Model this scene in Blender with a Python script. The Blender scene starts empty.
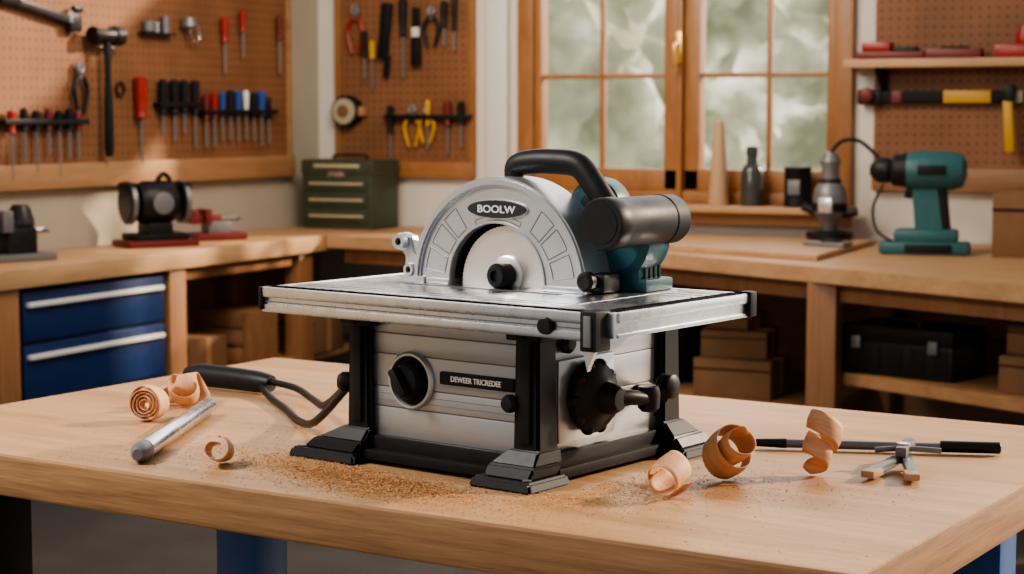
import bpy, bmesh, math, random
from mathutils import Vector, Matrix, Euler, noise
random.seed(7)
D=math.radians
scene=bpy.context.scene
COL=bpy.context.collection

# ------------------------------------------------------------------ materials
def new_mat(name):
    m=bpy.data.materials.new(name); m.use_nodes=True
    nt=m.node_tree; b=nt.nodes['Principled BSDF']
    return m,nt,b
def N(nt,t,**k):
    n=nt.nodes.new(t)
    for a,v in k.items(): setattr(n,a,v)
    return n
def plain(name,c,rough=.5,metal=0,var=.06,scale=30,bump=.0,spec=.5,coat=0):
    m,nt,b=new_mat(name)
    tc=N(nt,'ShaderNodeTexCoord'); no=N(nt,'ShaderNodeTexNoise'); no.inputs['Scale'].default_value=scale; no.inputs['Detail'].default_value=5
    nt.links.new(tc.outputs['Object'],no.inputs['Vector'])
    r=N(nt,'ShaderNodeValToRGB')
    r.color_ramp.elements[0].position=.3; r.color_ramp.elements[1].position=.7
    r.color_ramp.elements[0].color=tuple(max(0,x*(1-var)) for x in c)+(1,)
    r.color_ramp.elements[1].color=tuple(min(1,x*(1+var)) for x in c)+(1,)
    nt.links.new(no.outputs['Fac'],r.inputs['Fac']); nt.links.new(r.outputs['Color'],b.inputs['Base Color'])
    mr=N(nt,'ShaderNodeMapRange'); mr.inputs['To Min'].default_value=max(.02,rough-.07); mr.inputs['To Max'].default_value=min(1,rough+.07)
    nt.links.new(no.outputs['Fac'],mr.inputs['Value']); nt.links.new(mr.outputs[0],b.inputs['Roughness'])
    b.inputs['Metallic'].default_value=metal; b.inputs['Specular IOR Level'].default_value=spec; b.inputs['Coat Weight'].default_value=coat
    if bump:
        bp=N(nt,'ShaderNodeBump'); bp.inputs['Strength'].default_value=bump; bp.inputs['Distance'].default_value=.002
        nt.links.new(no.outputs['Fac'],bp.inputs['Height']); nt.links.new(bp.outputs[0],b.inputs['Normal'])
    return m
def wood(name,c1,c2,scale=(1.5,22,22),rough=.5,bump=.15,fine=4,plank=0,dark=.55,pos=(.32,.66)):
    m,nt,b=new_mat(name)
    tc=N(nt,'ShaderNodeTexCoord'); mp=N(nt,'ShaderNodeMapping'); mp.inputs['Scale'].default_value=scale
    nt.links.new(tc.outputs['Object'],mp.inputs['Vector'])
    n1=N(nt,'ShaderNodeTexNoise'); n1.inputs['Scale'].default_value=1; n1.inputs['Detail'].default_value=6; n1.inputs['Distortion'].default_value=.6
    nt.links.new(mp.outputs[0],n1.inputs['Vector'])
    n2=N(nt,'ShaderNodeTexNoise'); n2.inputs['Scale'].default_value=fine; n2.inputs['Detail'].default_value=8; n2.inputs['Roughness'].default_value=.7
    nt.links.new(mp.outputs[0],n2.inputs['Vector'])
    mx=N(nt,'ShaderNodeMath',operation='MULTIPLY_ADD'); mx.inputs[1].default_value=.55
    h=N(nt,'ShaderNodeMath',operation='MULTIPLY'); h.inputs[1].default_value=.45
    nt.links.new(n2.outputs['Fac'],h.inputs[0]); nt.links.new(n1.outputs['Fac'],mx.inputs[0]); nt.links.new(h.outputs[0],mx.inputs[2])
    r=N(nt,'ShaderNodeValToRGB'); r.color_ramp.elements[0].position=pos[0]; r.color_ramp.elements[1].position=pos[1]
    r.color_ramp.elements[0].color=c1+(1,); r.color_ramp.elements[1].color=c2+(1,)
    nt.links.new(mx.outputs[0],r.inputs['Fac'])
    col=r.outputs['Color']
    if plank:
        sp=N(nt,'ShaderNodeSeparateXYZ'); nt.links.new(tc.outputs['Object'],sp.inputs[0])
        dv=N(nt,'ShaderNodeMath',operation='DIVIDE'); dv.inputs[1].default_value=plank; nt.links.new(sp.outputs['Y'],dv.inputs[0])
        fl=N(nt,'ShaderNodeMath',operation='FLOOR'); nt.links.new(dv.outputs[0],fl.inputs[0])
        wn=N(nt,'ShaderNodeTexWhiteNoise',noise_dimensions='1D'); nt.links.new(fl.outputs[0],wn.inputs['W'])
        mr=N(nt,'ShaderNodeMapRange'); mr.inputs['To Min'].default_value=.92; mr.inputs['To Max'].default_value=1.06; nt.links.new(wn.outputs['Value'],mr.inputs['Value'])
        vm=N(nt,'ShaderNodeVectorMath',operation='SCALE'); nt.links.new(col,vm.inputs[0]); nt.links.new(mr.outputs[0],vm.inputs['Scale'])
        col=vm.outputs[0]
    nt.links.new(col,b.inputs['Base Color']); b.inputs['Roughness'].default_value=rough
    bp=N(nt,'ShaderNodeBump'); bp.inputs['Strength'].default_value=bump; bp.inputs['Distance'].default_value=.001
    nt.links.new(n2.outputs['Fac'],bp.inputs['Height']); nt.links.new(bp.outputs[0],b.inputs['Normal'])
    return m
def pegmat(name,c1,c2,pitch=.042,r=.0055):
    m,nt,b=new_mat(name)
    tc=N(nt,'ShaderNodeTexCoord'); sp=N(nt,'ShaderNodeSeparateXYZ'); nt.links.new(tc.outputs['Object'],sp.inputs[0])
    sq=[]
    for ax in ('X','Z'):
        d=N(nt,'ShaderNodeMath',operation='DIVIDE'); d.inputs[1].default_value=pitch; nt.links.new(sp.outputs[ax],d.inputs[0])
        f=N(nt,'ShaderNodeMath',operation='FRACT'); nt.links.new(d.outputs[0],f.inputs[0])
        s=N(nt,'ShaderNodeMath',operation='SUBTRACT'); s.inputs[1].default_value=.5; nt.links.new(f.outputs[0],s.inputs[0])
        q=N(nt,'ShaderNodeMath',operation='MULTIPLY'); nt.links.new(s.outputs[0],q.inputs[0]); nt.links.new(s.outputs[0],q.inputs[1]); sq.append(q)
    a=N(nt,'ShaderNodeMath',operation='ADD'); nt.links.new(sq[0].outputs[0],a.inputs[0]); nt.links.new(sq[1].outputs[0],a.inputs[1])
    l=N(nt,'ShaderNodeMath',operation='LESS_THAN'); l.inputs[1].default_value=(r/pitch)**2; nt.links.new(a.outputs[0],l.inputs[0])
    no=N(nt,'ShaderNodeTexNoise'); no.inputs['Scale'].default_value=3; no.inputs['Detail'].default_value=8; nt.links.new(tc.outputs['Object'],no.inputs['Vector'])
    rr=N(nt,'ShaderNodeValToRGB'); rr.color_ramp.elements[0].position=.35; rr.color_ramp.elements[1].position=.65
    rr.color_ramp.elements[0].color=c1+(1,); rr.color_ramp.elements[1].color=c2+(1,); nt.links.new(no.outputs['Fac'],rr.inputs['Fac'])
    mx=N(nt,'ShaderNodeMix',data_type='RGBA'); nt.links.new(l.outputs[0],mx.inputs[0]); nt.links.new(rr.outputs[0],mx.inputs[6]); mx.inputs[7].default_value=(.02,.01,.006,1)
    nt.links.new(mx.outputs[2],b.inputs['Base Color']); b.inputs['Roughness'].default_value=.65
    return m

M={}
M['bench']=wood('maple_bench',(.33,.18,.085),(.52,.31,.165),scale=(1.4,13,13),plank=.16,rough=.46,bump=.3,pos=(.34,.60))
M['benchedge']=wood('maple_bench_edge',(.19,.09,.038),(.40,.22,.105),scale=(3,3,60),rough=.6,bump=.4)
M['bench2']=wood('bench_wood_back',(.36,.20,.10),(.53,.325,.18),scale=(1.5,14,14))
M['bench2y']=wood('bench_wood_left',(.38,.215,.105),(.56,.345,.19),scale=(14,1.5,14))
M['post']=wood('post_wood',(.22,.095,.04),(.34,.17,.08),scale=(14,14,1.5))
M['trim']=wood('trim_wood',(.29,.15,.07),(.42,.24,.12),scale=(1.5,14,14))
M['window']=wood('window_wood',(.25,.105,.038),(.35,.17,.068),scale=(8,8,3),rough=.4)
M['crate']=wood('crate_wood',(.20,.10,.05),(.31,.16,.08),scale=(2,12,12))
M['peg']=pegmat('pegboard',(.18,.077,.034),(.25,.112,.053))
M['wall']=plain('wall_paint',(.40,.35,.285),.85,var=.05,scale=4)
M['wallw']=plain('wall_white_paint',(.66,.62,.56),.8,var=.03,scale=4)
M['floor']=plain('concrete_floor',(.045,.041,.038),.6,var=.25,scale=3,bump=.3)
M['blk']=plain('black_plastic',(.009,.009,.011),.46,var=.2,scale=60,spec=.3)
M['blkm']=plain('black_matte',(.008,.008,.009),.6,var=.2,scale=60,bump=.2,spec=.25)
M['badge']=plain('badge_navy',(.014,.018,.026),.4)
M['blkmetal']=plain('black_iron',(.025,.025,.027),.4,metal=.6,var=.2)
M['silver']=plain('silver_paint',(.50,.52,.55),.32,metal=.7,var=.04,scale=8)
M['silverb']=plain('silver_body',(.42,.44,.47),.36,metal=.8,var=.05,scale=8)
M['alu']=plain('brushed_aluminium',(.66,.67,.70),.28,metal=1,var=.06,scale=40,bump=.05)
M['alut']=plain('worn_aluminium_top',(.68,.69,.72),.27,metal=1,var=.14,scale=14,bump=.03)
M['steel']=plain('steel',(.66,.66,.68),.26,metal=1,var=.08,scale=50)
M['blade']=plain('blade_steel',(.72,.70,.68),.32,metal=.9,var=.04)
M['dgrey']=plain('dark_groove',(.10,.10,.10),.6)
M['groove']=plain('groove_grey',(.20,.20,.21),.5,metal=.4)
M['mgrey']=plain('mid_grey',(.19,.19,.20),.42,metal=.4)
M['teal']=plain('teal_plastic',(.010,.070,.095),.38,var=.1)
M['teal2']=plain('teal_drill',(.025,.11,.12),.42,var=.1)
M['blue']=plain('blue_cabinet',(.006,.026,.10),.4,var=.1)
M['bluel']=plain('blue_leg',(.006,.06,.24),.4,var=.1)
M['red']=plain('red_plastic',(.29,.018,.012),.35)
M['dred']=plain('dark_red',(.14,.015,.015),.45)
M['yel']=plain('yellow_plastic',(.52,.28,.02),.4)
M['bluep']=plain('blue_plastic',(.02,.07,.26),.35)
M['white']=plain('white_plastic',(.68,.68,.66),.4,var=.02)
M['green']=plain('green_toolbox',(.046,.058,.036),.45,var=.1)
M['cream']=plain('cream_band',(.40,.36,.25),.5)
M['card']=plain('cardboard',(.19,.10,.048),.8,var=.1,scale=12)
M['brass']=plain('brass',(.75,.50,.18),.3,metal=1)
M['shave']=wood('wood_shaving',(.50,.24,.12),(.74,.44,.26),scale=(5,60,5),rough=.6,bump=.1)
M['dust']=plain('sawdust',(.58,.31,.13),.8,var=.4,scale=300)
M['cone']=plain('tan_rubber',(.46,.30,.18),.6)
M['glassd']=plain('dark_bottle',(.05,.055,.05),.15,var=.1)
M['grass']=plain('lawn',(.38,.39,.30),.9,var=.3,scale=1)
def leafmat():
    m,nt,b=new_mat('foliage_haze_glow')
    tc=N(nt,'ShaderNodeTexCoord'); no=N(nt,'ShaderNodeTexNoise'); no.inputs['Scale'].default_value=.9; no.inputs['Detail'].default_value=4; no.inputs['Roughness'].default_value=.5
    nt.links.new(tc.outputs['Object'],no.inputs['Vector'])
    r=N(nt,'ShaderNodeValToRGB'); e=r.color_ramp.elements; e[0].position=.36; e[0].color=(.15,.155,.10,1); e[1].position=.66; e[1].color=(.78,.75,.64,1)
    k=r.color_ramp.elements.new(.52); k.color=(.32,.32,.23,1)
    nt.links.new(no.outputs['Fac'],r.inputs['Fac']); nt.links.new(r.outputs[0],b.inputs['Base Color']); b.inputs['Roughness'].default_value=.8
    nt.links.new(r.outputs[0],b.inputs['Emission Color']); b.inputs['Emission Strength'].default_value=.95  # pale ramp and emission put bright daylight haze into the leaves
    return m
M['leaf']=leafmat()

# ------------------------------------------------------------------ mesh builder
class B:
    def __init__(s): s.bm=bmesh.new(); s.mats=[]; s.T=Matrix.Identity(4)
    def mi(s,m):
        m=M[m]
        if m not in s.mats: s.mats.append(m)
        return s.mats.index(m)
    def absorb(s,tb,mat,Mx=None):
        i=s.mi(mat)
        for f in tb.faces: f.material_index=i
        if Mx is not None: tb.transform(Mx)
        tb.transform(s.T)
        bmesh.ops.recalc_face_normals(tb,faces=tb.faces)
        me=bpy.data.meshes.new('tmp'); tb.to_mesh(me); tb.free(); s.bm.from_mesh(me); bpy.data.meshes.remove(me)
    def box(s,c,size,mat,bev=0,rot=None,seg=2):
        tb=bmesh.new(); bmesh.ops.create_cube(tb,size=1); bmesh.ops.scale(tb,vec=size,verts=tb.verts)
        if bev: bmesh.ops.bevel(tb,geom=tb.edges[:],offset=min(bev,min(size)*.45),segments=seg,profile=.6,affect='EDGES')
        X=Matrix.Translation(c)
        if rot: X=X@Euler([D(a) for a in rot]).to_matrix().to_4x4()
        s.absorb(tb,mat,X)
    def bb(s,x0,x1,y0,y1,z0,z1,mat,bev=0): s.box(((x0+x1)/2,(y0+y1)/2,(z0+z1)/2),(abs(x1-x0),abs(y1-y0),abs(z1-z0)),mat,bev)
    def frus(s,r0,z0,r1,z1,mat,bev=.004):
        tb=bmesh.new(); v=[]
        for r,z in ((r0,z0),(r1,z1)):
            for x,y in ((r[0],r[2]),(r[1],r[2]),(r[1],r[3]),(r[0],r[3])): v.append(tb.verts.new((x,y,z)))
        for f in ((3,2,1,0),(4,5,6,7),(0,1,5,4),(1,2,6,5),(2,3,7,6),(3,0,4,7)): tb.faces.new([v[i] for i in f])
        if bev: bmesh.ops.bevel(tb,geom=tb.edges[:],offset=bev,segments=2,affect='EDGES')
        s.absorb(tb,mat)
    def lathe(s,prof,mat,o=(0,0,0),d=(0,0,1),seg=32):
        tb=bmesh.new(); rings=[]
        for r,h in prof:
            if r<1e-6: rings.append([tb.verts.new((0,0,h))])
            else: rings.append([tb.verts.new((r*math.cos(2*math.pi*i/seg),r*math.sin(2*math.pi*i/seg),h)) for i in range(seg)])
        for a,b in zip(rings,rings[1:]):
            for i in range(seg):
                j=(i+1)%seg
                if len(a)==1 and len(b)==1: continue
                if len(a)==1: tb.faces.new((a[0],b[i],b[j]))
                elif len(b)==1: tb.faces.new((a[i],a[j],b[0]))
                else: tb.faces.new((a[i],a[j],b[j],b[i]))
        if len(rings[0])>1: tb.faces.new(rings[0][::-1])
        if len(rings[-1])>1: tb.faces.new(rings[-1])
        q=Vector((0,0,1)).rotation_difference(Vector(d).normalized()).to_matrix().to_4x4()
        s.absorb(tb,mat,Matrix.Translation(o)@q)
    def cyl(s,p0,p1,r,mat,r1=None,seg=24,bev=0):
        p0=Vector(p0);p1=Vector(p1);L=(p1-p0).length; r1=r if r1 is None else r1
        if bev: pr=[(r-bev,0),(r,bev),(r1,L-bev),(r1-bev,L)]
        else: pr=[(r,0),(r1,L)]
        s.lathe(pr,mat,p0,p1-p0,seg)
    def ball(s,c,r,mat,sc=(1,1,1),rot=None,seg=24):
        tb=bmesh.new(); bmesh.ops.create_uvsphere(tb,u_segments=seg,v_segments=seg//2,radius=r)
        X=Matrix.Translation(c)
        if rot: X=X@Euler([D(a) for a in rot]).to_matrix().to_4x4()
        X=X@Matrix.Diagonal((sc[0],sc[1],sc[2],1)); s.absorb(tb,mat,X)
    def tube(s,pts,r,mat,seg=12,smooth=4,ry=None,closed=False):
        P=[Vector(p) for p in pts]; rr=r if isinstance(r,(list,tuple)) else [r]*len(P)
        if smooth>1:
            Q=[];S=[];n=len(P)
            for i in range(n-1 if not closed else n):
                a=P[(i-1)%n] if (i>0 or closed) else P[0]; b=P[i]; c=P[(i+1)%n]; d=P[(i+2)%n] if (i+2<n or closed) else P[-1]
                for k in range(smooth):
                    t=k/smooth
                    Q.append(.5*((2*b)+(-a+c)*t+(2*a-5*b+4*c-d)*t*t+(-a+3*b-3*c+d)*t**3)); S.append(rr[i]*(1-t)+rr[(i+1)%n]*t)
            if not closed: Q.append(P[-1]);S.append(rr[-1])
            P,rr=Q,S
        tb=bmesh.new(); rings=[]; n=len(P)
        T0=(P[1]-P[0]).normalized(); up=Vector((0,0,1)) if abs(T0.z)<.9 else Vector((0,1,0))
        nrm=(up-T0*up.dot(T0)).normalized(); kk=ry or 1
        for i in range(n):
            if closed: T=(P[(i+1)%n]-P[i-1]).normalized()
            else: T=(P[min(i+1,n-1)]-P[max(i-1,0)]).normalized()
            nrm=(nrm-T*nrm.dot(T)).normalized(); bi=T.cross(nrm)
            rings.append([tb.verts.new(P[i]+nrm*rr[i]*math.cos(2*math.pi*j/seg)+bi*rr[i]*kk*math.sin(2*math.pi*j/seg)) for j in range(seg)])
        for i in range(n if closed else n-1):
            a,b=rings[i],rings[(i+1)%n]
            for j in range(seg): tb.faces.new((a[j],a[(j+1)%seg],b[(j+1)%seg],b[j]))
        if not closed: tb.faces.new(rings[0][::-1]); tb.faces.new(rings[-1])
        s.absorb(tb,mat)
    def prism(s,poly,a0,a1,mat,ax='y',bev=0):
        tb=bmesh.new()
        def P(p,h): return {'y':(p[0],h,p[1]),'z':(p[0],p[1],h),'x':(h,p[0],p[1])}[ax]
        va=[tb.verts.new(P(p,a0)) for p in poly]; vb=[tb.verts.new(P(p,a1)) for p in poly]
        fa=tb.faces.new(va); fb=tb.faces.new(vb[::-1]); n=len(poly)
        for i in range(n): tb.faces.new((va[i],vb[i],vb[(i+1)%n],va[(i+1)%n]))
        bmesh.ops.recalc_face_normals(tb,faces=tb.faces)
        if bev:
            ed=[e for f in (fa,fb) for e in f.edges]
            bmesh.ops.bevel(tb,geom=ed,offset=bev,segments=2,affect='EDGES')
        tb.normal_update()
        s.absorb(tb,mat)
    def raw(s,verts,faces,mat):
        tb=bmesh.new(); v=[tb.verts.new(p) for p in verts]
        for f in faces: tb.faces.new([v[i] for i in f])
        s.absorb(tb,mat)
    def done(s,name,loc=(0,0,0),rz=0,parent=None,ang=35,rot=None):
        me=bpy.data.meshes.new(name); s.bm.to_mesh(me); s.bm.free()
        for m in s.mats: me.materials.append(m)
        for p in me.polygons: p.use_smooth=True
        me.set_sharp_from_angle(angle=D(ang))
        o=bpy.data.objects.new(name,me); COL.objects.link(o); o.location=loc
        o.rotation_euler=[D(a) for a in rot] if rot else (0,0,D(rz))
        if parent: o.parent=parent
        return o
def empty(name,loc,rz=0):
    e=bpy.data.objects.new(name,None); COL.objects.link(e); e.location=loc; e.rotation_euler=(0,0,D(rz)); e.empty_display_size=.1; return e
def text(name,body,size,loc,mat,parent,rot=(90,0,0),sx=1):
    c=bpy.data.curves.new(name,'FONT'); c.body=body; c.size=size; c.extrude=.0006; c.align_x='CENTER'; c.align_y='CENTER'; c.offset=size*.02
    c.materials.append(M[mat]); o=bpy.data.objects.new(name,c); COL.objects.link(o); o.location=loc; o.rotation_euler=[D(a) for a in rot]; o.scale=(sx,1,1)
    o.parent=parent; return o
def arc(cx,cz,r,a0,a1,n): return [(cx+r*math.cos(D(a0+(a1-a0)*i/n)),cz+r*math.sin(D(a0+(a1-a0)*i/n))) for i in range(n+1)]

# ------------------------------------------------------------------ room shell
WX=-5.43; WY=8.70; H=3.0
b=B(); b.bb(-5.6,1.2,-1.0,8.9,-.1,0,'floor'); b.done('floor')
b=B(); b.bb(-.08,.08,-5,5,0,H,'wall'); b.done('wall_left',(WX-.08,3.86,0))
b=B()
wx0,wx1,wz0,wz1=-4.17,-2.42,1.06,2.45
b.bb(WX-.16,wx0,0,.16,0,H,'wallw'); b.bb(wx1,1.2,0,.16,0,H,'wallw'); b.bb(wx0,wx1,0,.16,0,wz0,'wallw'); b.bb(wx0,wx1,0,.16,wz1,H,'wallw')
b.done('wall_back',(0,WY,0))
def peg(name,w,z0,z1,loc,rz):
    b=B(); b.bb(-w/2,w/2,-.015,.0,z0,z1,'peg'); return b.done(name,loc,rz)
peg('pegboard',4.0,1.28,2.75,(WX+.001,6.38,0),90)
peg('pegboard',.84,1.22,2.6,(-4.88,WY-.001,0),0)
peg('pegboard',2.2,1.25,2.7,(-1.21,WY-.001,0),0)
b=B(); b.bb(-2.02,2.0,-.05,0,1.175,1.285,'trim',.006); b.bb(1.97,2.0,-.03,0,1.285,2.7,'trim',.004); b.done('trim_1',(WX+.001,6.38,0),90)
b=B(); b.bb(-.43,.43,-.05,0,1.165,1.25,'window',.006); b.bb(-.43,-.395,-.03,0,1.25,2.6,'window',.004); b.bb(.395,.43,-.03,0,1.25,2.6,'window',.004); b.done('trim_2',(-4.88,WY-.001,0))
b=B(); b.bb(-1.1,1.1,-.05,0,1.14,1.25,'crate',.006); b.done('trim_3',(-1.21,WY-.001,0))
b=B(); b.bb(-.06,.06,-.05,0,.905,3.0,'white',.01); b.done('trim_4',(-4.31,WY-.001,0))
b=B()
y0,y1=-.05,.06
def fr(x0,x1,z0,z1,ya=y0,yb=y1): b.bb(x0,x1,ya,yb,z0,z1,'window',.008)
fr(-4.19,-4.10,1.06,2.45); fr(-2.50,-2.41,1.06,2.45); fr(-4.19,-2.41,2.35,2.47); fr(-3.30,-3.27,1.06,2.4,-.07,.06)
fr(-4.10,-4.06,1.2,2.36,-.03); fr(-3.38,-3.30,1.1,2.36,-.03); fr(-3.27,-3.19,1.1,2.36,-.03); fr(-2.54,-2.50,1.2,2.36,-.03)
fr(-4.10,-3.3,1.12,1.23,-.03); fr(-3.27,-2.50,1.12,1.23,-.03); fr(-4.12,-2.48,1.06,1.12,-.05)
fr(-3.74,-3.715,1.2,2.36,-.01,.03); fr(-2.85,-2.825,1.2,2.36,-.01,.03)
fr(-4.07,-3.36,1.685,1.71,-.01,.03); fr(-3.20,-2.53,1.685,1.71,-.01,.03)
b.done('window_1',(0,WY,0))
b=B(); b.bb(-.92,.92,-.17,0,-.035,0,'bench2',.008); b.bb(-.9,.9,-.03,0,-.10,-.035,'bench2',.004); b.done('trim_window_sill',(-3.29,WY-.052,1.06))
b=B(); b.box((0,0,0),(.035,.015,.16),'brass',.005); b.tube([(0,-.02,.02),(0,-.05,.02),(0,-.055,-.04),(0,-.05,-.11)],.011,'brass'); b.done('window_handle',(-3.285,WY-.08,1.83))

# ------------------------------------------------------------------ outside
b=B(); b.bb(-30,20,9.0,40,-.2,-.1,'grass'); b.done('ground_outside')
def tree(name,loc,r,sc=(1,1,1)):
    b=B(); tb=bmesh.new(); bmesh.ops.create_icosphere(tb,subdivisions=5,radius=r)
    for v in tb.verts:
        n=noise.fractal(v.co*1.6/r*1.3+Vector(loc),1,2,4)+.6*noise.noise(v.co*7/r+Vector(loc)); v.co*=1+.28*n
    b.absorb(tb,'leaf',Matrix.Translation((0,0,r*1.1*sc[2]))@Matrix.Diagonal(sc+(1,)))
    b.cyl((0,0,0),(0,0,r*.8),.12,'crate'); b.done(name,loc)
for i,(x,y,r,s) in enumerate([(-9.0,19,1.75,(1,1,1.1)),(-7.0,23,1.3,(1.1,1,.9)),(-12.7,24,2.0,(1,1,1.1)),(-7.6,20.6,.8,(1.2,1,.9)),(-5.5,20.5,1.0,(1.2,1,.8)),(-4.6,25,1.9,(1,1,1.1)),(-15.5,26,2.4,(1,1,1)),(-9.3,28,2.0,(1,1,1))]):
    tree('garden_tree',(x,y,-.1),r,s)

# ------------------------------------------------------------------ foreground workbench
b=B()
b.bb(-1.025,1.025,-.635,.635,-.078,0,'bench',.005)
b.bb(-1.022,1.022,-.6375,-.63,-.074,-.005,'benchedge',.002); b.bb(1.02,1.0275,-.632,.632,-.074,-.005,'benchedge',.002)
for x,y in ((-.20,-.42),(.95,.10),(.0,.5),(.95,.55)): b.bb(x-.045,x+.045,y-.045,y+.045,-.9,-.078,'bluel',.006)
b.bb(-.93,-.83,-.45,-.35,-.9,-.078,'blkm',.006)
b.bb(-.2,.93,.47,.53,-.16,-.08,'blkm',.004)
b.done('workbench',(-1.572,3.07,.9),-6.5)

# ------------------------------------------------------------------ table saw
S=empty('table_saw',(-1.08,2.53,.9),-12)
PX0,PX1,PY0,PY1=-.572,-.205,.10,.465
b=B()
for (x,y,foot) in ((PX1,PY0,(-.285,-.155,.02,.135)),(PX0,PY0,(-.705,-.545,.03,.14)),(PX1,PY1,(-.24,-.12,.42,.56)),(PX0,PY1,(-.69,-.54,.43,.56))):
    b.frus((x-.027,x+.027,y-.028,y+.028),.05,(x-.024,x+.024,y-.025,y+.025),.262,'blk',.005)
    b.bb(x-.012,x+.012,y-.034,y-.02,.07,.25,'blk',.004)
    b.frus(foot,0,(foot[0]+.006,foot[1]-.006,foot[2]+.006,foot[3]-.006),.018,'blk',.004)
    b.frus((foot[0]+.02,foot[1]-.018,foot[2]+.018,foot[3]-.018),.016,((foot[0]+x)/2-.02,(foot[1]+x)/2+.012,(foot[2]+y)/2-.012,(foot[3]+y)/2+.012),.038,'blk',.004)
    b.frus(((foot[0]+x)/2-.018,(foot[1]+x)/2+.01,(foot[2]+y)/2-.01,(foot[3]+y)/2+.01),.036,(x-.03,x+.03,y-.031,y+.031),.062,'blk',.004)
    b.bb(x-.036,x+.036,y-.034,y+.034,.238,.262,'blk',.004)
    b.lathe([(.007,0),(.008,.003),(0,.005)],'mgrey',(foot[0]+.022 if x<-.4 else foot[1]-.022,foot[2]+.02 if y<.3 else foot[3]-.02,.017),(0,0,1),12)
b.bb(PX0,PX1,.076,.118,.012,.05,'blk',.004); b.bb(PX0,PX1,.45,.485,.015,.05,'blk',.004)
b.bb(-.228,-.182,.1,.465,.012,.05,'blk',.004); b.bb(-.595,-.55,.1,.465,.015,.05,'blk',.004)
b.bb(PX0,PX1,.062,.09,.008,.026,'blkm',.003); b.bb(-.196,-.170,.12,.45,.008,.026,'blkm',.003)
b.done('stand_frame',parent=S)
b=B()
zs=[.043,.100,.135,.192,.228,.258]
for i in range(5): b.bb(-.572,-.195,.088,.472,zs[i]+.0006,zs[i+1]-.0006,'silverb',.0022)
b.bb(-.57,-.1975,.0905,.470,.045,.256,'groove')
for z in (.112,.123): b.bb(-.55,-.215,.0874,.09,z-.0006,z+.0006,'groove'); b.bb(-.197,-.1944,.13,.44,z-.0006,z+.0006,'groove')
b.done('motor_housing',parent=S)
b=B()
cx,cz=-.460,.150
b.lathe([(.038,0),(.050,0),(.050,.005),(.047,.009),(.043,.009),(.041,.002)],'silver',(cx,.089,cz),(0,-1,0),48)
b.lathe([(.042,0),(.042,.004)],'blkm',(cx,.089,cz),(0,-1,0),48)
b.lathe([(.033,0),(.034,.004),(.032,.014),(.027,.022),(.0,.024)],'blk',(cx,.087,cz),(0,-1,0),32)
b.box((cx,.056,cz),(.054,.022,.016),'blk',.006,rot=(0,55,0))
b.bb(-.394,-.236,.081,.09,.150,.172,'blkm',.003)
b.lathe([(.012,0),(.015,.006),(.015,.014),(.011,.020),(0,.021)],'blk',(PX1-.026,.075,.135),(0,-1,0),20)
b.cyl((PX1-.026,.075,.135),(PX1-.026,.10,.135),.011,'blk')
b.lathe([(.014,0),(.018,.006),(.018,.02),(.012,.028),(0,.03)],'blk',(PX0-.025,.09,.135),(-1,-.6,0),20)
b.lathe([(.012,0),(.017,.004),(.017,.014),(.011,.02),(0,.021)],'blk',(-.195,.16,.228),(1,0,0),20)
b.lathe([(.008,0),(.01,.006),(0,.008)],'blk',(-.195,.40,.235),(1,0,0),16)
wy,wz=.215,.134
b.lathe([(.03,0),(.054,.006),(.060,.014),(.060,.026),(.052,.036),(.04,.04),(.03,.048),(0,.05)],'blk',(-.193,wy,wz),(1,0,0),40)
for k in range(10):
    a=k*math.pi/5; b.ball((-.171,wy+.054*math.cos(a),wz+.054*math.sin(a)),.0115,'blk',sc=(1.1,1,1),seg=12)
b.lathe([(.028,0),(.026,.02),(.018,.034),(0,.036)],'blk',(-.150,wy,wz),(1,0,0),24)
b.tube([(-.135,wy,wz),(-.118,wy+.03,wz+.0),(-.108,wy+.075,wz-.008)],[.017,.013,.011],'blk')
b.lathe([(.012,0),(.018,.006),(.020,.03),(.017,.042),(0,.045)],'blk',(-.112,wy+.075,wz-.028),(0,0,1),20)
b.tube([(-.195,.375,.12),(-.16,.375,.125),(-.13,.355,.12)],.014,'blk')
b.lathe([(.018,0),(.022,.004),(.021,.026),(.015,.03),(0,.031)],'blk',(-.150,.385,.135),(1,0,0),20)
b.bb(-.196,-.188,.14,.30,.062,.20,'silver',.006)
b.done('controls',parent=S)
text('label_text','DEWEER TRICREDEE',.0130,(-.315,.0805,.161),'white',S,sx=.90)
TY=.425
b=B()
b.bb(-.725,-.13,.045,TY,.268,.300,'alut',.002)
b.bb(-.125,-.035,.045,TY,.268,.300,'alut',.002)
b.bb(-.71,-.04,.05,TY-.01,.255,.27,'mgrey')
b.bb(-.727,-.035,0,.043,.262,.302,'alu',.003); b.bb(-.727,-.035,-.006,.03,.284,.302,'alu',.003); b.bb(-.727,-.035,-.004,.03,.258,.272,'alu',.002)
b.bb(-.725,-.04,-.001,.02,.2755,.2775,'dgrey')
b.bb(-.034,.004,.02,TY-.012,.262,.302,'alu',.003); b.bb(-.03,.008,.03,TY-.012,.285,.302,'alu',.003); b.bb(0,.0065,.03,TY-.015,.262,.268,'alu',.001)
b.bb(-.72,-.03,TY-.012,TY+.003,.26,.301,'alu',.002)
b.bb(-.733,-.722,.0,TY,.262,.301,'alu',.003)
for y in (.075,.10): b.bb(-.72,-.14,y,y+.003,.2995,.3004,'dgrey')
for y in (.31,.345,.38): b.bb(-.125,-.04,y,y+.003,.2995,.3004,'dgrey')
for y in (.10,.14): b.bb(-.125,-.06,y,y+.003,.2995,.3004,'dgrey')
b.bb(-.60,-.24,.205,.222,.2994,.3005,'dgrey')
for k in range(8): b.lathe([(.004,0),(.004,.001)],'dgrey',(-.70+k*.022,.028,.3015),(0,0,1),10)
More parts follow.
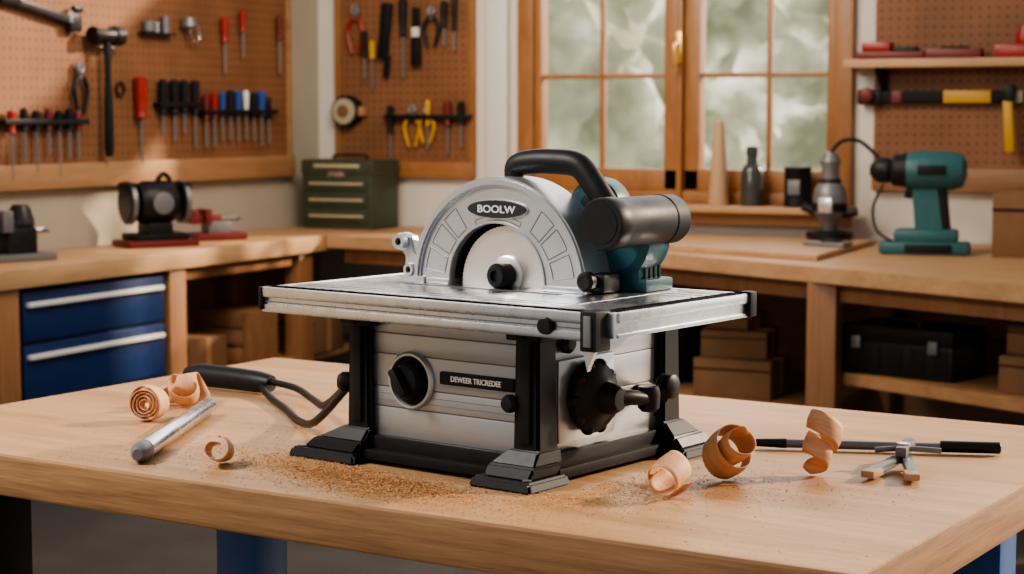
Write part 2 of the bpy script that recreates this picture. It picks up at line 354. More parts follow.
for i in range(38):
    L=.026 if i%5==0 else .016
    b.bb(.006-L-.004,.004,.04+i*.0095,.0426+i*.0095,.3015,.3030,'blkm')
b.done('saw_table',parent=S)
b=B()
b.bb(-.038,-.008,-.010,.03,.243,.305,'blk',.003); b.bb(-.03,-.016,-.013,.0,.25,.298,'mgrey',.002)
b.bb(-.010,.012,TY-.015,TY+.006,.262,.305,'blk',.003)
b.bb(-.732,-.724,-.008,.02,.262,.302,'blk',.002)
b.lathe([(.012,0),(.014,.004),(.012,.012),(0,.013)],'blk',(-.105,-.001,.277),(0,-1,0),18)
b.prism([(-.036,.243),(-.014,.243),(-.028,.212)],-.004,.004,'alu','y')
b.done('rail_caps',parent=S)
gx,gz,gy=-.402,.300,.250
b=B()
op=.104; ox=gx-.004
outer=arc(gx,gz,.188,0,180,64); inner=arc(ox,gz+.008,op,175,5,40)
poly=outer+[(ox-op*.996,gz)]+inner+[(ox+op*.996,gz)]
b.prism(poly,gy,gy+.012,'silver','y')
rim=arc(gx,gz,.193,0,180,64)+arc(gx,gz,.176,180,0,64)
b.prism(rim,gy-.008,gy+.080,'silver','y',bev=.004)
b.prism(arc(gx,gz,.188,0,180,48),gy+.055,gy+.07,'silver','y')
b.bb(gx-.190,ox-op,gy-.006,gy+.075,gz,gz+.010,'silver',.003); b.bb(ox+op,gx+.190,gy-.006,gy+.075,gz,gz+.010,'silver',.003)
rl=arc(ox,gz+.008,op+.005,0,180,40)+arc(ox,gz+.008,op,180,0,40); b.prism(rl,gy-.003,gy+.004,'silver','y',bev=.001)
b.done('blade_guard',parent=S)
b=B()
def outline(pts,r=.0010): b.tube([(p[0],gy-.0001,p[1]) for p in pts],r,'mgrey',seg=6,smooth=1,closed=True)
for a0,a1 in ((9,23),(26,40),(43,55),(125,137),(140,154),(157,171)):
    outline(arc(gx,gz,.166,a0,a1,8)+arc(gx,gz,.122,a1,a0,8))
outline(arc(gx,gz,.126,66,114,14)+arc(gx,gz,.118,114,66,14),.0009)
b.done('guard_engraving',parent=S)
b=B(); b.prism(arc(gx,gz+.008,op+.02,0,180,40),gy+.045,gy+.052,'blkm','y'); b.done('guard_shade_plate',parent=S)  # black plate behind the blade paints the shade inside the guard
b=B()
n=80; pts=[]
bx,bz,br=gx+.010,gz+.004,.104
for i in range(n):
    a=2*math.pi*i/n; pts.append((bx+br*math.cos(a),bz+br*math.sin(a))); a2=a+2*math.pi/n*.8; pts.append((bx+(br-.002)*math.cos(a2),bz+(br-.002)*math.sin(a2)))
pts=[p for p in pts if p[1]>gz-.03]
b.prism(pts,gy+.016,gy+.0185,'blade','y')
b.lathe([(.034,0),(.034,.004),(.030,.006)],'blade',(bx,gy+.016,bz+.018),(0,-1,0),32)
b.lathe([(.022,0),(.023,.012),(.022,.026),(.017,.032),(.010,.032),(.009,.026),(0,.026)],'blk',(bx,gy+.010,bz+.018),(0,-1,0),6*4)
b.done('saw_blade',parent=S)
b=B()
el=[(gx+.064*math.cos(D(a)),.437+.0155*math.sin(D(a))) for a in range(0,360,8)]
b.prism([(gx+(x-gx)*1.05,.437+(z-.437)*1.12) for x,z in el],gy-.003,gy,'steel','y'); b.prism(el,gy-.005,gy,'badge','y')
hx=gx-.222
b.prism([(hx+.045,gz+.0),(hx+.045,gz+.04),(hx+.03,gz+.055),(hx+.022,gz+.082),(hx+.0,gz+.088),(hx-.014,gz+.074),(hx-.004,gz+.056),(hx+.006,gz+.045),(hx+.004,gz+.0)],gy,gy+.02,'silver','y',bev=.003)
b.lathe([(.014,0),(.016,.004),(.014,.014),(.007,.014),(.007,.006),(0,.006)],'silver',(hx+.002,gy,gz+.072),(0,-1,0),24)
b.lathe([(.012,0),(.013,.004),(.011,.012),(.006,.012),(.005,.006),(0,.006)],'silver',(hx+.024,gy,gz+.022),(0,-1,0),24)
b.lathe([(.006,0),(.006,.0075)],'blkm',(hx+.002,gy,gz+.072),(0,-1,0),12); b.lathe([(.005,0),(.005,.0075)],'blkm',(hx+.024,gy,gz+.022),(0,-1,0),12)
b.bb(hx-.0,hx+.06,gy-.01,gy+.04,gz,gz+.012,'silver',.002)
b.lathe([(.015,0),(.017,.005),(.017,.016),(.012,.021),(.006,.021),(0,.02)],'blk',(gx+.198,gy+.0,gz+.022),(0,-1,0),20)
b.box((gx+.205,gy+.03,gz+.018),(.035,.05,.032),'blk',.006)
b.done('guard_fittings',parent=S)
text('guard_text','BOOLW',.018,(gx,gy-.0055,.4365),'white',S,sx=1.25)
b=B()
b.lathe([(.055,0),(.068,.01),(.070,.04),(.066,.075),(.055,.09)],'teal',(-.205,.318,.39),(0,1,0),32)
b.lathe([(.045,0),(.056,.008),(.058,.04),(.052,.05)],'teal',(-.255,.325,.435),(0,1,0),28)
b.box((-.195,.365,.345),(.075,.075,.09),'teal',.016); b.bb(-.245,-.145,.33,.415,.30,.322,'teal',.006)
for k in range(4): b.box((-.1575,.345+k*.014,.345),(.004,.006,.045),'blkm',.001)
b.done('motor_body',parent=S)
b=B()
b.lathe([(.034,0),(.041,0),(.044,.005),(.044,.035),(.0425,.04),(.0425,.09),(.0420,.208),(.040,.213),(.03,.213)],'blk',(-.152,.205,.422),(0,1,0),40)
b.lathe([(.033,0),(.031,.002),(0,.003)],'blkm',(-.152,.204,.422),(0,1,0),32)
b.lathe([(.0425,0),(.0432,.001),(.0432,.004),(.0425,.005)],'blkm',(-.152,.375,.422),(0,1,0),40)
b.done('motor_cylinder',parent=S)
b=B()
b.tube([(-.368,.30,.43),(-.395,.30,.465),(-.405,.30,.495),(-.398,.30,.513),(-.36,.30,.519),(-.32,.30,.520),(-.275,.30,.517),(-.250,.30,.502),(-.212,.30,.455),(-.19,.31,.42)],[.016,.017,.019,.020,.022,.022,.022,.022,.022,.022],'blk',seg=16,ry=.8)
b.box((-.222,.305,.45),(.06,.035,.045),'blk',.01,rot=(0,42,0)); b.box((-.385,.30,.455),(.05,.036,.03),'blk',.008,rot=(0,-25,0))
b.done('carry_handle',parent=S)

# ------------------------------------------------------------------ things on the bench
b=B()
b.tube([(-2.42,3.32,.926),(-2.38,3.315,.928),(-2.30,3.305,.928),(-2.22,3.295,.926),(-2.18,3.29,.925)],[.018,.026,.025,.024,.018],'blk',seg=20)
b.tube([(-2.20,3.295,.93),(-2.1,3.26,.925),(-1.98,3.14,.925),(-1.82,2.93,.955),(-1.66,2.75,1.03)],.0075,'blk')
b.tube([(-2.20,3.28,.918),(-2.12,3.20,.909),(-2.02,3.10,.908),(-1.92,2.99,.909),(-1.80,2.86,.935),(-1.66,2.745,1.025)],.0075,'blk')
b.done('cable_handle')
b=B(); b.lathe([(.0155,0),(.0165,.002),(.0165,.50),(.014,.505)],'steel',(0,0,.0165),(.377,-.926,0),28)
d=Vector((.377,-.926,0)); b.lathe([(.0165,.0),(.018,.004),(.018,.03),(.012,.045),(.009,.05)],'mgrey',Vector((0,0,.0165))+d*.48,d,28)
b.done('steel_pipe',(-2.145,3.01,.9025))
def curl(name,loc,rz,r0,r1,turns,w,tilt=0,cone=0,n=110,ph=0):
    vs=[];fs=[]; K=7
    for i in range(n+1):
        t=i/n; a=turns*2*math.pi*t+ph; 
        for k in range(K):
            s=(k/(K-1)-.5); r=(r0+(r1-r0)*t)*(1+.035*math.sin(2.3*a+1))+.0012*math.cos(s*5)
            o=cone*t; ww=w*(1+.10*math.sin(a*1.3+ph))*(1 if t<.93 else 1-.6*(t-.93)/.07)*(1 if t>.07 else .4+.6*t/.07)
            vs.append((r*math.cos(a+s*.25),o+s*ww,r*math.sin(a+s*.25)))
    for i in range(n):
        for k in range(K-1): a=i*K+k; fs.append((a,a+1,a+K+1,a+K))
    b=B(); b.raw(vs,fs,'shave')
    o=b.done(name,loc,ang=80); o.rotation_euler=(D(tilt),0,D(rz))
    so=o.modifiers.new('s','SOLIDIFY'); so.thickness=.0012
    bpy.context.view_layer.update()
    mz=min((o.matrix_world@v.co).z for v in o.data.vertices); o.location.z+=.902-mz
    return o
curl('wood_shaving',(-2.21,2.90,.93),10,.008,.038,4.5,.04,-6)
curl('wood_shaving',(-2.29,3.08,.93),-50,.016,.034,1.6,.06,12,.05,ph=1)
curl('wood_shaving',(-2.24,3.05,.93),30,.024,.034,.8,.05,-30,.03,ph=2)
curl('wood_shaving',(-1.81,2.56,.93),25,.012,.026,1.1,.065,-14,.03,ph=1)
curl('wood_shaving',(-1.025,2.66,.93),-10,.018,.034,1.5,.055,18,.02,ph=2.5)
curl('wood_shaving',(-.960,2.80,.93),45,.018,.042,1.9,.062,-28,.05,ph=.6)
curl('wood_shaving',(-.87,2.93,.94),-20,.020,.036,2.2,.036,62,.085,ph=3.2)
vs=[];fs=[]
def flake(x,y,z,s):
    k=len(vs); 
    for _ in range(4): vs.append((x+random.uniform(-s,s),y+random.uniform(-s,s),z+random.uniform(0,s*.7)))
    fs.extend([(k,k+1,k+2),(k,k+2,k+3),(k,k+1,k+3),(k+1,k+2,k+3)])
def cloud(cx,cy,sx,sy,n,s=(.001,.0028),rot=-15,h=0):
    c,q=math.cos(D(rot)),math.sin(D(rot))
    for _ in range(n):
        u,v=random.gauss(0,sx),random.gauss(0,sy); x=cx+u*c-v*q; y=cy+u*q+v*c
        hh=h*math.exp(-(u*u/sx/sx+v*v/sy/sy))*random.random()
        X=x+1.08;Y=y-2.53; lx=X*.978-Y*.208; ly=X*.208+Y*.978
        if -.71<lx<-.12 and .05<ly<.56: continue
        bX=x+1.572;bY=y-3.07; px=bX*.9936-bY*.1132; py=bX*.1132+bY*.9936
        if abs(py)>.628 or abs(px)>1.015: continue
        flake(x,y,.9003+hh,random.uniform(*s))
cloud(-1.60,2.595,.085,.03,5600,h=.015); cloud(-1.46,2.575,.07,.026,4400,h=.012); cloud(-1.70,2.66,.08,.04,3000,h=.004); cloud(-1.52,2.57,.17,.055,8500,h=.003); cloud(-1.38,2.54,.06,.02,1800,h=.004); cloud(-1.50,2.53,.10,.03,2600,h=.004)
cloud(-1.0,2.80,.14,.10,2000); cloud(-1.9,2.75,.2,.15,1000); cloud(-1.12,2.70,.06,.05,2200,h=.003); cloud(-1.3,2.48,.5,.12,2500); cloud(-1.18,2.58,.06,.03,1500,h=.003)
b=B(); b.raw(vs,fs,'dust'); b.done('sawdust_pile')
b=B(); 
b.cyl((-.17,0,.009),(.12,0,.009),.008,'mgrey',bev=.001); b.cyl((.11,0,.011),(.215,0,.011),.0105,'blk',bev=.002); b.cyl((-.215,0,.009),(-.16,0,.009),.007,'blkmetal',r1=.009)
b.done('metal_rod',(-.835,3.20,.9025),17)
b=B()
for a in (-1,1):
    b.box((a*.020,-.06,.012),(.019,.12,.014),'mgrey',.004,rot=(4,0,a*15)); b.box((a*.032,-.118,.0095),(.024,.04,.012),'cone',.003,rot=(0,0,a*15))
b.box((0,.02,.03),(.02,.10,.018),'mgrey',.005); b.lathe([(.012,0),(.012,.008),(0,.01)],'steel',(0,0,.034),(0,0,1),16)
b.tube([(-.045,-.02,.03),(0,0,.032),(.06,.02,.028)],.005,'mgrey')
b.done('spring_clamp',(-.755,3.07,.9025),5)

# ------------------------------------------------------------------ left bench + cabinet
b=B(); b.bb(-5.425,-4.88,4.6,8.69,.82,.90,'bench2y',.006)
for y in (4.9,5.56,6.66,7.72): b.bb(-4.99,-4.90,y-.06,y+.06,0,.82,'post',.005)
for y in (5.56,6.66,7.72): b.bb(-5.40,-5.30,y-.06,y+.06,0,.82,'post',.005)
b.bb(-5.4,-4.93,6.72,8.6,.27,.30,'trim',.004)
b.bb(-4.97,-4.93,6.72,7.66,.76,.82,'post',.004)
b.bb(-5.42,-5.40,6.72,8.6,.0,.82,'crate')
b.done('workbench')
b=B(); b.bb(-5.28,-4.93,5.64,6.58,.06,.80,'blue',.006)
for z0,z1 in ((.60,.795),(.36,.585),(.10,.345)):
    b.bb(-4.935,-4.91,5.65,6.57,z0,z1,'blue',.006); b.bb(-4.915,-4.89,5.67,6.55,z1-.058,z1-.038,'white',.006)
b.bb(-5.27,-4.95,5.67,6.55,0,.06,'blkm')
b.done('tool_cabinet')
b=B()
b.prism([(-4.87,8.69),(-4.87,7.86),(-3.95,7.76),(-3.13,7.58),(-1.2,6.60),(-.4,6.22),(-.4,8.69)],.835,.90,'bench2','z',bev=.004)
def post(x,y,w=.12): b.bb(x-w/2,x+w/2,y-w/2,y+w/2,0,.835,'post',.005)
post(-2.08,7.13); post(-4.2,7.9,.1); post(-3.4,7.8,.1); post(-.7,6.5); post(-2.2,8.5,.1); post(-4.2,8.5,.1)
b.prism([(-2.18,8.6),(-2.13,7.22),(-.65,6.45),(-.5,8.6)],.42,.47,'trim','z',bev=.004)
b.prism([(-4.75,8.6),(-4.75,8.0),(-3.4,7.9),(-2.22,7.3),(-2.22,8.6)],.22,.25,'trim','z',bev=.004)
b.prism([(-4.8,7.95),(-4.8,7.92),(-3.13,7.66),(-1.2,6.70),(-1.2,6.73),(-3.1,7.70)],.76,.835,'post','z')
b.bb(-4.8,-.45,8.62,8.66,0,.83,'crate')
b.done('workbench')
b=B(); b.prism([(-.55,.40),(-.45,-.32),(.50,-.66),(.46,.40)],0,.022,'bench2','z',bev=.003); b.done('wooden_board',(-2.68,8.0,.901))

def cbox(name,loc,size,rz=0,mat='card'):
    b=B(); w,d,h=size; b.bb(-w/2,w/2,-d/2,d/2,0,h,mat,.004); b.bb(-w/2-.002,w/2+.002,-.02,.02,h*.0+.0,h+.002,'trim' if mat=='card' else mat)
    if mat=='crate':
        for k in range(3): b.bb(-w/2-.006,w/2+.006,-d/2-.008,-d/2+.004,h*(.04+k*.33),h*(.30+k*.33),mat,.003)
        for x in (-1,1): b.bb(x*w/2-.02,x*w/2+.02,-d/2-.014,-d/2,0,h,mat,.003)
    else: b.bb(-w/2,w/2,-d/2-.003,-d/2+.004,h*.72,h*.76,'blkm')
    return b.done(name,loc,rz)
cbox('cardboard_box',(-2.66,7.82,.251),(.36,.3,.17)); cbox('cardboard_box',(-2.68,7.84,.424),(.30,.26,.12),6); cbox('cardboard_box',(-2.70,7.86,.548),(.2,.2,.07),-8)
cbox('cardboard_box',(-3.65,8.3,.251),(.36,.3,.3)); cbox('cardboard_box',(-4.05,8.3,.251),(.36,.3,.22),-4)
cbox('cardboard_box',(-1.14,6.98,.471),(.34,.3,.14),-15); cbox('cardboard_box',(-1.14,7.0,.614),(.3,.26,.11),-20)
cbox('cardboard_box',(-5.15,7.05,.301),(.26,.3,.16)); cbox('wooden_crate',(-5.15,7.45,.301),(.34,.26,.26),0,'crate'); cbox('cardboard_box',(-5.12,7.95,.301),(.4,.3,.2),3)
cbox('cardboard_box',(-1.36,8.05,.901),(.44,.34,.27),0)
b=B(); b.bb(-.25,.25,-.14,.14,0,.14,'blk',.015); b.bb(-.255,.255,-.145,.145,.13,.20,'blkm',.02); b.tube([(-.08,-.1,.195),(-.07,-.1,.225),(.07,-.1,.225),(.08,-.1,.195)],.009,'blk')
for x in (-.17,.17): b.box((x,-.15,.13),(.04,.015,.05),'mgrey',.003)
for x in (-.2,-.1,0,.1,.2): b.bb(x-.03,x+.03,-.144,-.138,.02,.12,'blkm',.003)
b.done('toolbox',(-1.75,7.24,.471),-16)
b=B(); b.lathe([(.07,0),(.095,.02),(.10,.1),(.105,.16),(.11,.165),(.10,.165),(.09,.03),(0,.025)],'blkm'); b.tube([(-.10,0,.16),(-.08,0,.24),(0,0,.27),(.08,0,.24),(.10,0,.16)],.006,'blk'); b.done('bucket',(-1.33,7.50,.471))
b=B(); b.lathe([(.10,0),(.13,.02),(.14,.25),(.13,.30),(.06,.33),(.06,.36)],'blkm'); b.done('shop_vacuum_canister',(-3.1,8.1,.251))

b=B(); w=.43
b.bb(-w/2,w/2,-.14,.14,0,.29,'green',.01); b.bb(-w/2-.006,w/2+.006,-.146,.146,.285,.365,'green',.014)
for z in (.035,.12,.205):
    b.bb(-w/2+.03,w/2-.03,-.15,-.14,z,z+.066,'green',.005); b.bb(-w/2+.05,w/2-.05,-.162,-.148,z+.026,z+.040,'cream',.004)
b.bb(-.05,.05,-.155,-.145,.275,.305,'steel',.003); b.tube([(-.1,0,.365),(-.09,0,.385),(.09,0,.385),(.1,0,.365)],.007,'blk'); b.bb(-.14,.14,-.149,-.145,.322,.342,'cream',.001)
b.done('metal_toolbox',(-5.08,8.45,.901))
sy=WY-.155
b=B(); b.lathe([(.05,0),(.052,.006),(.026,.38),(.02,.41),(.0,.415)],'cone'); b.done('caulk_cone',(-3.04,sy,1.061))
b=B(); b.lathe([(.045,0),(.055,.006),(.055,.16),(.045,.19),(.028,.205),(.026,.24),(.03,.243),(.03,.285),(.02,.29)],'glassd'); b.done('spray_bottle',(-2.87,sy,1.061))
b=B(); b.lathe([(.065,0),(.068,.004),(.068,.012),(.064,.018),(.064,.175),(.068,.182),(.066,.19),(.03,.192)],'blkm'); b.bb(-.03,.03,-.067,-.06,.06,.13,'mgrey',.001); b.done('paint_can',(-2.64,sy,1.061))
b=B(); b.lathe([(.10,0),(.11,.008),(.11,.03),(.06,.04)],'blk'); b.lathe([(.035,.04),(.05,.09),(.075,.12),(.08,.2),(.07,.24),(.045,.27)],'mgrey'); b.lathe([(.045,.26),(.04,.33),(.05,.36),(.03,.40),(0,.41)],'mgrey')
b.lathe([(.081,.13),(.083,.14),(.083,.16),(.081,.17)],'blk'); b.lathe([(.05,.255),(.052,.26),(.052,.275),(.05,.28)],'blk')
b.box((0,-.07,.16),(.07,.03,.07),'steel',.01); b.cyl((-.06,0,.12),(-.13,0,.15),.02,'blk'); b.cyl((.06,0,.12),(.13,0,.13),.02,'blk')
b.tube([(0,0,.40),(.05,0,.455),(.14,-.05,.46),(.22,-.12,.42),(.30,-.2,.36)],.009,'blk'); b.done('trim_router',(-2.42,8.34,.924))
b=B()
b.lathe([(.03,0),(.07,.015),(.084,.06),(.086,.20),(.078,.25)],'teal2',(.25,0,.36),(-1,0,0)); b.lathe([(.075,0),(.068,.06),(.05,.08)],'blk',(.005,0,.36),(-1,0,0))
b.lathe([(.045,0),(.055,.01),(.055,.05),(.04,.075),(.022,.09),(0,.09)],'blk',(-.07,0,.36),(-1,0,0))
b.prism([(.02,.30),(.14,.30),(.17,.09),(.04,.09)],-.035,.035,'teal2','y',bev=.012); b.prism([(.11,.31),(.165,.31),(.19,.09),(.14,.09)],-.03,.03,'blk','y',bev=.01)
b.box((.01,0,.27),(.035,.03,.06),'blk',.008,rot=(0,12,0))
b.bb(-.11,.27,-.07,.07,.0,.055,'teal2',.015); b.bb(-.05,.22,-.06,.06,.05,.11,'teal2',.02); b.bb(.0,.2,-.073,-.068,.01,.045,'blk',.002); b.bb(.05,.17,-.089,-.08,.345,.385,'blk',.002)
b.tube([(-.10,-.02,.30),(-.14,-.04,.2),(-.12,-.05,.1),(-.05,-.03,.05)],.006,'blk')
b.done('power_drill',(-1.95,7.90,.901),8)
b=B(); b.bb(-.1,.1,-.05,.05,0,.018,'mgrey',.006); b.bb(-.02,.06,-.03,.03,.016,.03,'blk',.005); b.done('battery_charger',(-2.30,7.9,.924),-10)

b=B()
b.bb(-.17,.17,-.11,.11,0,.03,'dred',.006); b.bb(-.13,.13,-.09,.09,.03,.06,'blkm',.008); b.bb(-.06,.06,-.07,.07,.05,.11,'blk',.01)
b.lathe([(.04,0),(.085,.015),(.10,.05),(.10,.16),(.085,.195),(.04,.21)],'blk',(-.105,0,.2),(1,0,0))
for x in (-.13,.13):
    b.lathe([(.085,0),(.09,.004),(.09,.03),(.085,.034)],'blkmetal',(x-.017,0,.2),(1,0,0)); b.lathe([(.1,0),(.1,.02)],'mgrey',(x-.01,.0,.2),(1,0,0)); b.box((x,0,.27),(.05,.14,.05),'blk',.015)
b.lathe([(.05,0),(.05,.006),(.03,.01),(0,.01)],'mgrey',(0,-.10,.2),(0,-1,0)); b.tube([(0,-.02,.29),(.03,-.02,.33),(.07,0,.31),(.08,0,.27)],.012,'blk')
b.done('bench_grinder',(-5.17,6.86,.901),60)
b=B()
b.bb(-.14,.14,-.09,.09,0,.03,'mgrey',.008); b.box((0,0,.08),(.14,.12,.12),'blkmetal',.02); b.bb(-.16,.05,-.045,.045,.10,.17,'blkmetal',.012); b.bb(-.18,-.13,-.08,.08,.12,.21,'mgrey',.008); b.bb(-.10,-.05,-.08,.08,.12,.21,'mgrey',.008)
b.cyl((.05,0,.12),(.12,0,.12),.016,'steel'); b.cyl((.11,-.07,.12),(.11,.07,.12),.008,'steel'); b.lathe([(.05,0),(.06,.02),(.045,.08),(.03,.1)],'blkmetal',(.02,0,.13)); 
b.done('bench_vise',(-5.17,5.92,.901),70)
b=B()
b.bb(-.13,.13,-.08,.08,0,.035,'dred',.008); b.bb(-.06,.06,-.05,.05,.03,.09,'mgrey',.01); b.bb(-.14,.02,-.03,.03,.08,.12,'dred',.008); b.bb(-.15,-.115,-.06,.06,.08,.15,'dred',.006); b.bb(-.08,-.045,-.06,.06,.08,.15,'dred',.006); b.cyl((0,0,.1),(.12,0,.1),.011,'mgrey'); b.cyl((.11,-.05,.1),(.11,.05,.1),.006,'mgrey')
b.done('drill_press_vise',(-5.17,7.34,.901),60)

# ------------------------------------------------------------------ wall tools (local: x right along wall, -y out of the wall)
LW=lambda y,z:(WX+.018,y,z)
BW=lambda x,z:(x,WY-.018,z)
def sd(b,s,zt,lh,ls,mat,r=.017,y=-.03,tip=.006):
    b.lathe([(r*.6,0),(r,.01),(r*.95,lh*.5),(r*.75,lh*.8),(r*.95,lh*.95),(r*.5,lh)],mat,(s,y,zt),(0,0,-1),14)
    b.cyl((s,y,zt-lh),(s,y,zt-lh-ls),tip,'mgrey',seg=10); b.cyl((s,y,zt-lh*.9),(s,0,zt-lh*.9),.005,'steel',seg=8)
def single_sd(name,loc,rz,lh,ls,mat,r=.018):
    b=B(); sd(b,0,0,lh,ls,mat,r); b.done(name,loc,rz)
def rack(name,loc,rz,items,stripz,w):
    b=B(); b.bb(-w/2,w/2,-.05,0,stripz-.012,stripz+.012,'blk',.003)
    for s,zt,lh,ls,mat,r in items: sd(b,s,zt,lh,ls,mat,r)
    b.done(name,loc,rz)
rack('screwdriver_rack',LW(6.37,1.5),90,[(-.22,.02,.10,.20,'red',.02),(-.14,.03,.10,.13,'blk',.018),(-.06,.02,.09,.18,'blk',.02),(.02,.03,.10,.10,'dred',.018),(.09,.02,.09,.20,'blk',.018),(.16,.03,.10,.12,'blk',.018),(.22,.02,.09,.12,'dred',.016)],-.03,.55)
rack('screwdriver_rack',LW(7.35,1.67),90,[(-.13,0,.17,.10,'blk',.022),(-.04,0,.17,.12,'blk',.024),(.04,0,.16,.10,'blk',.022),(.13,0,.17,.16,'blk',.022)],-.12,.34)
rack('screwdriver_rack',LW(7.86,1.625),90,[(-.29,-.02,.13,.13,'dred',.02),(-.22,-.01,.13,.14,'red',.02),(-.15,-.01,.12,.12,'bluep',.018),(-.08,0,.13,.12,'blk',.018),(-.01,0,.13,.13,'bluep',.02),(.06,0,.12,.13,'white',.016),(.13,-.01,.13,.12,'blk',.018),(.20,0,.13,.15,'bluep',.024),(.27,-.03,.12,.12,'blk',.014)],-.11,.66)
single_sd('screwdriver',LW(7.05,1.68),90,.20,.21,'red',.034)
single_sd('screwdriver',LW(7.74,1.99),90,.13,.15,'red',.022); single_sd('screwdriver',LW(7.90,2.03),90,.11,.13,'red',.018)
single_sd('screwdriver',LW(8.24,2.02),90,.13,.17,'dred',.018)
b=B(); b.lathe([(.035,0),(.04,.01),(.035,.03),(.03,.09),(.035,.14),(.045,.15),(.045,.20),(.035,.205)],'blkmetal',(-.11,-.06,0),(1,0,0),20); b.lathe([(.012,0),(.016,.05),(.014,.2),(.02,.3),(.022,.52),(.015,.55)],'blk',(0,-.06,0),(0,0,-1),14); b.cyl((-.04,-.06,-.05),(-.04,0,-.05),.005,'steel'); b.cyl((.04,-.06,-.05),(.04,0,-.05),.005,'steel')
b.done('hammer',LW(6.77,1.86),90)
def pliers(name,loc,rz,L,mat,mat2='mgrey'):
    b=B()
    for a in (-1,1):
        b.tube([(a*.01,-.025,0),(a*.035,-.025,-L*.2),(a*.045,-.025,-L*.45),(a*.02,-.025,-L)],[.008,.011,.011,.008],mat,seg=10)
        b.tube([(-a*.0,-.025,.01),(-a*.016,-.025,L*.15),(-a*.004,-.025,L*.35)],[.012,.011,.005],mat2,seg=8)
    b.lathe([(.018,0),(.018,.014)],mat2,(0,-.016,0),(0,-1,0),16); b.cyl((0,0,0),(0,-.03,0),.005,'steel'); b.done(name,loc,rz)
pliers('pliers',LW(6.62,1.68),90,.18,'blk'); pliers('pliers',BW(-5.17,2.03),0,.20,'red'); pliers('pliers',BW(-4.70,2.02),0,.16,'blk')
pliers('pliers',BW(-4.82,1.50),0,.17,'yel'); pliers('pliers',BW(-4.73,1.50),0,.15,'yel')
b=B(); b.box((.0,-.03,0),(.42,.02,.035),'blkmetal',.006,rot=(0,10,0)); b.box((-.22,-.03,.045),(.12,.03,.05),'blkmetal',.01); b.box((.20,-.03,-.04),(.08,.03,.08),'blkmetal',.012); b.box((.22,-.03,.02),(.06,.03,.03),'blkmetal',.01); b.lathe([(.015,0),(.015,.05)],'steel',(.17,-.03,-.04),(0,0,1),12); b.cyl((0,0,0),(0,-.03,0),.006,'steel')
b.done('pipe_wrench',LW(6.38,1.95),90)
b=B(); b.lathe([(.022,0),(.03,.005),(.03,.05),(.022,.055)],'mgrey',(0,-.03,-.03)); b.lathe([(.014,0),(.014,.05)],'steel',(.06,-.03,-.03)); b.lathe([(.02,0),(.02,.08)],'mgrey',(.13,-.03,-.03)); b.bb(-.05,.19,-.05,0,-.04,-.03,'blk',.002); b.done('socket_set',LW(7.12,1.92),90)
b=B(); b.lathe([(.03,0),(.04,.01),(.03,.05),(.015,.055)],'mgrey',(0,-.045,-.02)); b.tube([(0,-.045,-.02),(.03,-.045,-.08),(.08,-.045,-.07),(.07,-.045,0)],.006,'steel'); b.cyl((0,0,0),(0,-.03,0),.005,'steel'); b.done('oil_can',LW(7.42,1.94),90)
b=B(); b.tube([(.03*math.cos(k*math.pi/6),-.012,.03*math.sin(k*math.pi/6)) for k in range(12)],.006,'blkm',closed=True,smooth=1,seg=8); b.done('rubber_ring',LW(6.92,1.62),90)
b=B(); sd(b,0,0,.10,.16,'yel',.02); sd(b,-.05,.05,.14,.12,'blk',.018); b.done('chisel_pair',BW(-5.06,1.90))
b=B(); b.box((0,-.03,-.05),(.06,.03,.30),'blk',.01,rot=(0,6,0)); b.box((.01,-.03,-.24),(.035,.015,.12),'blkmetal',.004,rot=(0,6,0)); b.cyl((0,0,0),(0,-.03,0),.005,'steel'); b.done('utility_knife',BW(-4.98,2.0))
single_sd('screwdriver',BW(-4.87,2.12),0,.2,.22,'blk',.022); 
b=B(); b.box((0,-.03,-.05),(.04,.02,.2),'blkm',.006); b.box((0,-.03,-.19),(.055,.025,.14),'blk',.006); b.box((0,-.032,-.08),(.042,.022,.05),'white',.003); b.cyl((0,0,0),(0,-.03,0),.005,'steel'); b.done('putty_knife',BW(-4.79,2.02))
single_sd('screwdriver',BW(-4.62,2.10),0,.14,.1,'blk',.02); single_sd('screwdriver',BW(-4.56,2.14),0,.2,.1,'blk',.016)
rack('screwdriver_rack',BW(-4.72,1.55),0,[(-.23,.0,.15,.15,'blk',.02),(.12,.02,.13,.14,'dred',.022),(.20,.02,.12,.12,'blk',.02),(.0,.03,.14,.12,'yel',.016)],-.06,.52)
b=B(); b.lathe([(.035,0),(.085,0),(.085,.06),(.035,.06)],'blk',(0,-.0,0),(0,-1,0),28); b.lathe([(.07,0),(.07,.02),(.03,.022)],'cream',(0,-.055,0),(0,-1,0),28); b.lathe([(.035,0),(.035,.02)],'card',(0,-.06,0),(0,-1,0),20); b.box((.09,-.03,-.0),(.05,.05,.05),'trim',.006); b.done('tape_spool',BW(-5.22,1.52))
b=B(); b.bb(-.95,.95,-.20,0,-.04,0,'bench2',.005); 
for x in (-.8,.8): b.prism([(0,-.04),(-.15,-.04),(0,-.16)],x-.012,x+.012,'blkmetal','x')
b.done('wall_shelf',(-1.46,WY-.018,1.76))
b=B(); b.bb(-.16,.16,-.05,.05,0,.035,'dred',.01); b.bb(-.14,.0,-.045,.045,.035,.08,'red',.012); b.bb(.02,.12,-.04,.04,.03,.055,'blk',.008); b.done('staple_gun',(-2.2,8.58,1.761))
b=B(); b.bb(-.13,.13,-.04,.04,0,.045,'dred',.01); b.bb(-.06,.06,-.035,.035,.045,.055,'blk',.004); b.done('glue_gun',(-1.91,8.58,1.761))
